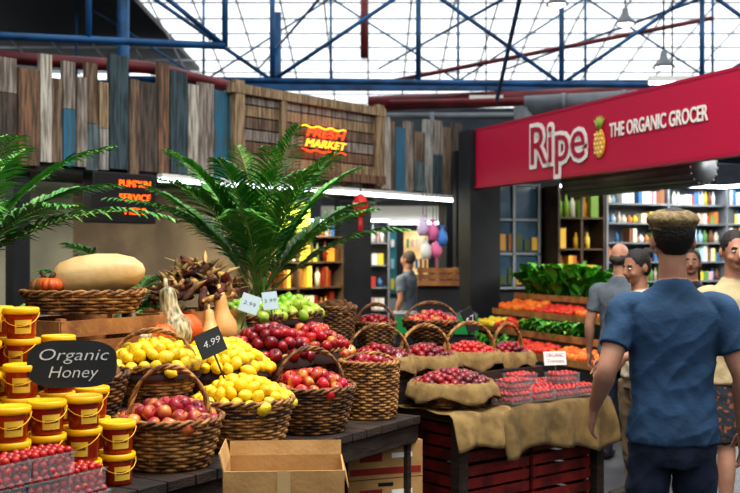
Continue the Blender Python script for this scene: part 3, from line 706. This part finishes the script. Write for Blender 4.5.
# ---------- palms
def palm(name,base,pot_r,pot_h,stem_h,n,L,seed,az0=0,az1=6.28,elev=(.5,1.45),leaf=.3,curl=1):
    random.seed(seed); mb=MB(); bx,by=base
    potm=mat('terracotta_pot','#5a3a2c',.7,'#402a20',6)
    M=Matrix.Translation((bx,by,0))
    mb.lathe([(0,0),(pot_r*.7,0),(pot_r*.95,pot_h*.9),(pot_r*1.05,pot_h*.9),(pot_r*1.05,pot_h),(pot_r*.95,pot_h),(pot_r*.9,pot_h*.93),(0,pot_h*.93)],potm,24,M)
    for j in range(7):
        a=j*.9; mb.tube([(bx+.05*math.cos(a),by+.05*math.sin(a),pot_h*.9),(bx+.04*math.cos(a),by+.04*math.sin(a),stem_h)],[.018,.012],stalk,6)
    for i in range(n):
        az=az0+(az1-az0)*(i+U(-.3,.3))/n; el=elev[0]+(elev[1]-elev[0])*((i*.618)%1); l=L*U(.8,1.1); K=22
        p=Vector((bx+.03*math.cos(az),by+.03*math.sin(az),stem_h+U(-.25,.05))); pts=[p.copy()]; e=el; tans=[]
        for k in range(K):
            d=Vector((math.cos(az)*math.cos(e),math.sin(az)*math.cos(e),math.sin(e))); tans.append(d); p=p+d*l/K; pts.append(p.copy()); e-=U(.05,.07)*(.3+1.3*k/K)*curl
        mb.tube(pts,[.008*(1-.8*k/K)+.001 for k in range(K+1)],stalk,5)
        side=Vector((-math.sin(az),math.cos(az),0))
        for k in range(9,K*2):
            f=k/(2*K); idx=min(K-1,k//2); q=pts[idx].lerp(pts[idx+1],(k%2)*.5); t=tans[idx]; ll=leaf*(math.sin(math.pi*min(1,max(.0,(f-.1)/.9))**.75)*.85+.25)*U(.85,1.1)
            for sd in (-1,1):
                d=(side*sd*.9+t*U(.6,.85)+Vector((0,0,U(.05,.3)))).normalized(); w=.011+.003*R()
                wv=d.cross(Vector((0,0,1))); wv=(wv.normalized() if wv.length>.1 else t)*w
                P=[q,q+d*ll*.35+Vector((0,0,-.01*ll)),q+d*ll*.7+Vector((0,0,-.1*ll)),q+d*ll+Vector((0,0,-.28*ll))]
                ws=[.35,1,.8,.05]; vs=[]
                for a_,w_ in zip(P,ws): vs+=[a_-wv*w_+Vector((0,0,.3*w*w_)),a_-Vector((0,0,.2*w*w_)),a_+wv*w_+Vector((0,0,.3*w*w_))]
                fs=[(3*r+c_,3*r+c_+1,3*r+c_+4,3*r+c_+3) for r in range(3) for c_ in (0,1)]
                mb.add(vs,fs,leafm)
    return mb.build(name)
palm('potted_palm',(-.76,7.1),.18,.5,1.5,24,1.18,3,leaf=.27,elev=(.75,1.52),curl=.72)
palm('potted_palm',(-2.3,5.6),.2,.5,1.55,16,1.25,5,leaf=.28,elev=(.6,1.45),curl=.8)
palm('potted_palm',(-1.75,7.4),.18,.4,1.15,12,.8,9,leaf=.24,elev=(.4,1.35))
random.seed(5)

# ---------- greengrocer stand at right
mb=MB()
for i,(t0,t1,z) in enumerate(((-.55,-.25,.6),(-.25,.05,.78),(.05,.35,.96),(.35,.7,1.14))): mb.prism(quad(S,.25,3.3,t0,t1),0,z,dark_m); mb.prism(quad(S,.25,3.3,t0-.015,t0+.0),z-.02,z+.05,wood_tan)
mb.build('greengrocer_stand')
orange_m=mat('carrot_orange',None,.45,None,island=['#f07a1a','#e96010','#f8962a'])
tomo=mat('stall_red',None,.35,None,island=['#d8200f','#c8301a','#e8481a'])
ylw=mat('stall_yellow',None,.4,None,island=['#f8d02a','#e8b81a','#d8e040'])
def patch(name,k0,k1,t0,t1,z,m,fr,kind='round'):
    mb=MB(); a=k0+fr
    while a<k1-fr*.5:
        b=t0+fr
        while b<t1-fr*.5: put_fruit(mb,kind,m,S(a+U(-.1,.1)*fr,b+U(-.1,.1)*fr,z+fr*.8+U(0,.5)*fr+.25*(b-t0)),fr*U(.9,1.1)); b+=fr*1.8
        a+=fr*1.8
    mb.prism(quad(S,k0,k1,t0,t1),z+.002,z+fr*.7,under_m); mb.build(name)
patch('carrot_display',.3,1.1,.07,.33,.96,orange_m,.05); patch('tomato_display',1.12,1.9,.07,.33,.96,tomo,.045); patch('orange_display',1.95,2.6,.07,.33,.96,orange_m,.045)
patch('lime_display',.3,.7,-.23,.03,.78,ylw,.045); patch('pepper_display',.72,1.3,-.23,.03,.78,tomo,.045); patch('carrot_display',2.4,3.2,-.53,-.27,.6,orange_m,.045);patch('lemon_display',2.65,3.25,.07,.33,.96,ylw,.045)
patch('tomato_display',1.5,2.3,-.53,-.27,.6,tomo,.045)
def leaves(name,k0,k1,t0,t1,z,n,h,m=leafd):
    mb=MB()
    for i in range(n):
        p=Vector(S(U(k0,k1),U(t0,t1),z+U(.01,h*.6))); a=U(0,6.28); d=Vector((math.cos(a)*.5,math.sin(a)*.5,U(.4,1))).normalized(); l=h*U(.4,.8); w=l*.28; sd=Vector((-math.sin(a),math.cos(a),0))
        P=[p,p+d*l*.4,p+d*l*.8+Vector((0,0,-.02)),p+d*l+Vector((math.cos(a)*.05,math.sin(a)*.05,-.06))]; vs=[]
        for q,ww in zip(P,(.2,1,.9,.2)): vs+=[q-sd*w*ww+Vector((0,0,U(0,.02))),q-Vector((0,0,.01)),q+sd*w*ww+Vector((0,0,U(0,.02)))]
        mb.add(vs,[(3*r+c_,3*r+c_+1,3*r+c_+4,3*r+c_+3) for r in range(3) for c_ in (0,1)],m)
    mb.build(name)
leaves('leafy_greens',.3,1.7,.38,.68,1.14,420,.38); leaves('leafy_greens',1.32,2.35,-.23,.03,.78,240,.18); leaves('leafy_greens',2.0,3.2,.38,.68,1.14,160,.22); leaves('leafy_greens',.3,1.45,-.52,-.28,.6,160,.16)

# ---------- people
def catm(P,n):
    out=[]; k=len(P)
    for i in range(k-1):
        p0=P[max(i-1,0)];p1=P[i];p2=P[i+1];p3=P[min(i+2,k-1)]
        for j in range(n):
            t=j/n; out.append([.5*((2*b)+(-a+c)*t+(2*a-5*b+4*c-d)*t*t+(-a+3*b-3*c+d)*t**3) for a,b,c,d in zip(p0,p1,p2,p3)])
    out.append(list(P[-1])); return out
def human(name,loc,yaw,H,shirt,pants,skin,hair,shoes,vox=.008,arms=None,legs=None,shorts=False,headyaw=0,hairstyle='short',cap=None,build=1.0,headpitch=0):
    mb=MB(); lips=mat('lips','#8c4a40',.5)
    def limb(P,m,n=6,ns=20,ref=(1,0,0),sq=2):
        Q=catm(P,n)
        mb.tube([q[:3] for q in Q],[(max(.002,q[3]),max(.002,q[4])) for q in Q],m,ns,ref=ref,sq=sq)
    b=build
    limb([(0,.01,.885,.18*b,.134*b),(0,.012,.95,.175*b,.131*b),(0,.005,1.08,.158*b,.118*b),(0,0,1.2,.166*b,.122*b),(0,0,1.32,.184*b,.13*b),(0,.008,1.40,.184*b,.117*b),(0,.012,1.448,.148*b,.09*b),(0,.015,1.49,.09,.074),(0,.012,1.516,.066,.065)],shirt,6,32,sq=2.4)
    limb([(0,.01,.8,.14,.11),(0,.015,.85,.165*b,.12*b),(0,.01,.9,.16*b,.115*b),(0,0,1.0,.12,.08)],pants,4,28)
    legs=legs or {1:((.1,.0,.49),(.11,.03,.09)),-1:((-.1,-.0,.49),(-.11,.03,.09))}
    for sd in (1,-1):
        kn,an=legs[sd]; hp=(sd*.085,.0,.86)
        mid=lambda a,c,f:tuple(a[i]+(c[i]-a[i])*f for i in range(3))
        if shorts:
            limb([(*hp,.09,.1),(*mid(hp,kn,.5),.095,.1),(*mid(hp,kn,.93),.088,.092)],pants)
            limb([(*mid(hp,kn,.4),.07,.075),(*kn,.052,.056),(*mid(kn,an,.3),.053,.062),(*mid(kn,an,.7),.038,.04),(*an,.032,.035),(an[0],an[1],.04,.035,.04)],skin)
        else:
            limb([(*hp,.088,.1),(*mid(hp,kn,.5),.084,.092),(*kn,.067,.07),(*mid(kn,an,.35),.065,.072),(*mid(kn,an,.8),.056,.06),(*an,.055,.06),(an[0],an[1],.05,.05,.058)],pants)
        f=an; o=f[2]-.09
        limb([(f[0],f[1]+.065,.045+o,.025,.03),(f[0],f[1]+.045,.048+o,.038,.045),(f[0],f[1]-.03,.05+o,.042,.048),(f[0]+sd*.008,f[1]-.12,.036+o,.048,.034),(f[0]+sd*.01,f[1]-.18,.03+o,.04,.026),(f[0]+sd*.01,f[1]-.2,.028+o,.015,.015)],shoes)
    arms=arms or {1:((.25,.04,1.13),(.275,-.03,.885)),-1:((-.25,.04,1.13),(-.275,-.03,.885))}
    for sd in (1,-1):
        el,wr=[Vector(q) for q in arms[sd]]; sh=Vector((sd*.185*b,.008,1.405)); u=(el-sh)
        limb([(sd*.12,.008,1.425,.05,.06),(sd*.16*b,.008,1.42,.056,.066),(*(sh+Vector((sd*.012,0,-.01))),.064,.072),(*(sh+u*.35),.061,.067),(*(sh+u*.62),.063,.068)],shirt,6,20)
        limb([(*(sh+u*.2),.045,.048),(*(sh+u*.65),.046,.05),(*el,.04,.043),(*(el+(wr-el)*.25),.042,.045),(*(el+(wr-el)*.7),.031,.034),(*wr,.024,.03)],skin,6,16)
        d=(wr-el).normalized(); d=(d+Vector((0,0,-.6))).normalized(); inw=Vector((-sd,0,0)); inw=(inw-d*inw.dot(d)).normalized(); fw=d.cross(inw)*(1 if d.cross(inw).y<0 else -1)
        w1=wr+d*.03; w2=wr+d*.085
        mb.tube([wr-d*.02,wr+d*.01,w1,wr+d*.06,w2,w2+d*.006],[(.022,.027),(.02,.03),(.019,.037),(.017,.042),(.015,.042),(.01,.036)],skin,14,ref=tuple(inw))
        for i,(o,l) in enumerate(((.033,.072),(.011,.082),(-.011,.076),(-.032,.06))):
            p=w2+fw*o-d*.01; P=[p]; dd=(d+fw*o*3).normalized()
            for j,fr in enumerate((.45,.32,.26)):
                P.append(P[-1]+dd*(l+.01)*fr); dd=(dd+inw*(.25+.14*i)).normalized()
            mb.tube(P,[.0095,.009,.0085,.006],skin,8)
        p=wr+d*.02+fw*.025; P=[p,p+(d*.6+fw*.75+inw*.2).normalized()*.035,p+(d*.8+fw*.55+inw*.3).normalized()*.065,p+(d*.9+fw*.4+inw*.4).normalized()*.09]
        mb.tube(P,[.014,.012,.010,.007],skin,8)
    limb([(0,.015,1.45,.06,.062),(0,.012,1.52,.056,.06),(0,.008,1.6,.054,.06),(0,.01,1.66,.05,.055)],skin,4,18)
    Hd=Matrix.Translation((0,.01,1.58))@Matrix.Rotation(headyaw,4,'Z')@Matrix.Rotation(headpitch,4,'X')@Matrix.Translation((0,-.01,-1.58))
    E=lambda c,r,m,sg=16,rg=12: mb.ell(c,r,m,sg,rg,M=Hd)
    E((0,.012,1.705),(.076,.094,.098),skin,24,16); E((0,-.028,1.67),(.063,.07,.095),skin,20,14); E((0,-.032,1.618),(.05,.055,.046),skin); E((0,-.07,1.598),(.024,.02,.018),skin)
    mb.tube([(0,-.088,1.705),(0,-.103,1.68),(0,-.116,1.656),(0,-.1,1.648)],[.008,.01,.014,.009],skin,10,M=Hd)
    for sx in (-1,1):
        E((sx*.081,.014,1.672),(.012,.02,.032),skin,10,8); E((sx*.028,-.083,1.71),(.022,.012,.006),hair,8,6); E((sx*.04,-.06,1.65),(.022,.03,.025),skin,10,8)
    E((0,-.092,1.632),(.024,.01,.006),lips,10,6); E((0,-.091,1.623),(.02,.01,.006),lips,10,6)
    if hairstyle!='bald': E((0,.024,1.716),(.083,.098,.1),hair,24,16)
    else: E((0,.03,1.675),(.083,.086,.055),hair,24,16)
    if hairstyle in('short','bald'): E((0,.042,1.662),(.062,.05,.045),hair,16,12)
    if hairstyle=='bun': E((0,.045,1.68),(.078,.075,.085),hair,18,12); E((0,.12,1.76),(.045,.045,.045),hair)
    if hairstyle=='long': E((0,.05,1.64),(.085,.07,.13),hair,18,12); E((0,.07,1.55),(.08,.05,.12),hair)
    me=bpy.data.meshes.new('tmp'); me.from_pydata(mb.v,[],mb.f)
    bvh=BVHTree.FromPolygons([Vector(v) for v in mb.v],mb.f)
    to=bpy.data.objects.new('tmp',me); bpy.context.scene.collection.objects.link(to)
    r=to.modifiers.new('r','REMESH'); r.mode='VOXEL'; r.voxel_size=vox
    sm=to.modifiers.new('s','SMOOTH'); sm.factor=.5; sm.iterations=3
    bpy.context.view_layer.update(); dg=bpy.context.evaluated_depsgraph_get()
    out=bpy.data.meshes.new_from_object(to.evaluated_get(dg)); bpy.data.objects.remove(to)
    out.materials.clear()
    for m_ in mb.mats: out.materials.append(m_)
    si,pi=mb.mats.index(shirt),mb.mats.index(pants); cloth={}
    for p in out.polygons:
        h=bvh.find_nearest(p.center+p.normal*vox*.6); k_=mb.m[h[2]] if h[2] is not None else 0
        p.material_index=k_; p.use_smooth=True
        if k_ in (si,pi):
            for q in p.vertices: cloth[q]=k_
    nrm={q:out.vertices[q].normal.copy() for q in cloth}
    for q in cloth:      # cloth folds as real relief
        v=out.vertices[q].co
        n1=noise.noise(Vector((v.x*7+3,v.y*7,v.z*11+v.x*8))); n2=noise.noise(Vector((v.x*17,v.y*17+5,v.z*20-v.x*14)))
        ridge=(1-abs(n1)*2.2)
        low=1.0 if v.z<1.2 else .6
        out.vertices[q].co=v+nrm[q]*((.0075*ridge+.0035*n2)*low-.002)
    k=H/1.8
    o=bpy.data.objects.new(name,out); bpy.context.scene.collection.objects.link(o)
    W=Matrix.Translation((loc[0],loc[1],0))@Matrix.Rotation(yaw,4,'Z')@Matrix.Scale(k,4)
    o.matrix_world=W
    e=MB(); ew=mat('eye_white','#d8d0c4',.3); ed=mat('eye_dark','#1c120c',.2)
    for sx in (-1,1): e.ell((sx*.029,-.084,1.691),(.0125,.0105,.006),ew,10,8,M=Hd); e.ell((sx*.029,-.0925,1.691),(.0055,.004,.005),ed,8,6,M=Hd)
    eo=e.build('eyes',origin=(0,0,0)); eo.parent=o
    if cap:
        c_=MB(); vs=[];n=36; prof=[(.085,.104,1.732),(.091,.112,1.742),(.1,.124,1.758),(.101,.127,1.772),(.09,.115,1.789),(.06,.078,1.803),(.02,.03,1.81),(.001,.001,1.811)]
        for a_,b_,z in prof:
            for j in range(n):
                t=2*math.pi*j/n; y=b_*math.sin(t); dz=-.25*max(0,-y)*(1 if z>1.75 else .2); vs.append((a_*math.cos(t)*(1+.015*math.sin(5*t)),y+.006,z+dz*.6-.1*y))
        c_.add(vs,[(i*n+j,i*n+(j+1)%n,(i+1)*n+(j+1)%n,(i+1)*n+j) for i in range(len(prof)-1) for j in range(n)],cap,Hd)
        c_.tube([(.086*math.cos(2*math.pi*j/28),.105*math.sin(2*math.pi*j/28)+.006,1.73-.1*.105*math.sin(2*math.pi*j/28)) for j in range(28)],.006,cap,6,closed=True,M=Hd)
        c_.ell((0,-.118,1.728),(.066,.045,.008),cap,16,8,M=Hd); c_.ell((0,0,1.811),(.008,.008,.004),cap,8,6,M=Hd)
        co=c_.build('cap',origin=(0,0,0)); co.parent=o
    return o
skinm=mat('skin_light','#b98c74',.5,'#a87a64',9,spec=.35); skin2=mat('skin_tan','#a87c66',.5,'#946853',9,spec=.35)
hairb=mat('hair_dark','#1e1510',.6,'#120c08',30,.5,90); hairg=mat('hair_grey','#5c5148',.7,'#3c342e',30,.5,90)
tblue=mat('tshirt_greyblue','#3a5370',.95,'#34495f',4,.15,60,spec=.15); jean=mat('jeans_navy','#182034',.85,'#222d44',14,.2,80)
shoe=mat('shoe_leather','#2a1e18',.6); tbe=mat('tshirt_beige','#b8a682',.95,'#ad9d79',3,.15,60,spec=.15); tgrey=mat('tshirt_grey','#676e76',.95,'#5f656d',3,.15,60,spec=.15)
capm=mat('tweed_cap','#8a7a5c',.95,'#64563c',45,.5,110,spec=.2); twhite=mat('blouse_cream','#c8bca6',.95,'#c0b49e',3,.15,60,spec=.15)
shortm=mat('patterned_shorts','#20242c',.85,'#7c4a2a',26,lo=.55,hi=.62); tdk=mat('shirt_dark','#2c2428',.85,'#1e181c',5,.3)
human('man_in_flat_cap',(1.235,4.2),math.pi-.12,1.83,tblue,jean,skinm,hairb,shoe,.0052,cap=capm,headyaw=.1,build=1.0,
   arms={1:((.268,.1,1.165),(.3,-.07,1.0)),-1:((-.262,.05,1.14),(-.285,-.05,.91))},legs={1:((.11,-.02,.49),(.12,.05,.09)),-1:((-.1,-.06,.5),(-.11,-.08,.09))})
human('man_in_beige_tshirt',(2.2,6.2),.1,1.79,tbe,shortm,skinm,hairb,shoe,.007,shorts=True,headyaw=-.15,headpitch=.1,
   arms={1:((.27,.03,1.14),(.25,-.16,.98)),-1:((-.27,.05,1.13),(-.27,-.06,.89))},legs={1:((.11,-.02,.49),(.12,.05,.09)),-1:((-.1,-.1,.5),(-.11,-.12,.09))})
human('woman_with_bun',(1.80,6.9),math.radians(-75),1.68,twhite,mat('skirt_beige','#8a7758',.8,'#75644f',6),skin2,hairb,shoe,.008,hairstyle='bun',headyaw=.2,headpitch=.2,build=.86,
   arms={1:((.22,.03,1.14),(.16,-.2,1.05)),-1:((-.22,.03,1.14),(-.18,-.18,1.0))})
human('man_in_grey_shirt',(2.02,8.3),math.radians(150),1.74,tgrey,jean,skinm,hairg,shoe,.009,hairstyle='bald')
human('woman_in_dark_shirt',(2.72,8.7),math.radians(-20),1.7,tdk,jean,skin2,hairb,shoe,.009,hairstyle='long',build=.88)
human('shopkeeper',(.5,13.6),math.radians(235),1.7,tgrey,jean,skin2,hairg,shoe,.01)

# ---------- lights, world, camera
w=bpy.data.worlds.new('World'); bpy.context.scene.world=w; w.use_nodes=True
bg=w.node_tree.nodes['Background']; bg.inputs[0].default_value=(.95,.98,1,1); bg.inputs[1].default_value=1.45
area((1.2,4.2,6.0),2.6,400,(0,0,0),(1,.95,.88),2.6)  # added overhead area light, strengthens the light from the skylight
cam=bpy.data.cameras.new('Camera'); co=bpy.data.objects.new('Camera',cam); bpy.context.scene.collection.objects.link(co)
co.location=(0,0,1.65); co.rotation_euler=(math.radians(90),0,0); cam.sensor_width=36; cam.lens=50; cam.shift_y=8.5/740; cam.clip_end=100
cam.dof.use_dof=True; cam.dof.focus_distance=4.7; cam.dof.aperture_fstop=3.2
bpy.context.scene.camera=co
vs_=bpy.context.scene.view_settings
vs_.view_transform='Standard'
try: vs_.look='Medium High Contrast'
except Exception: pass
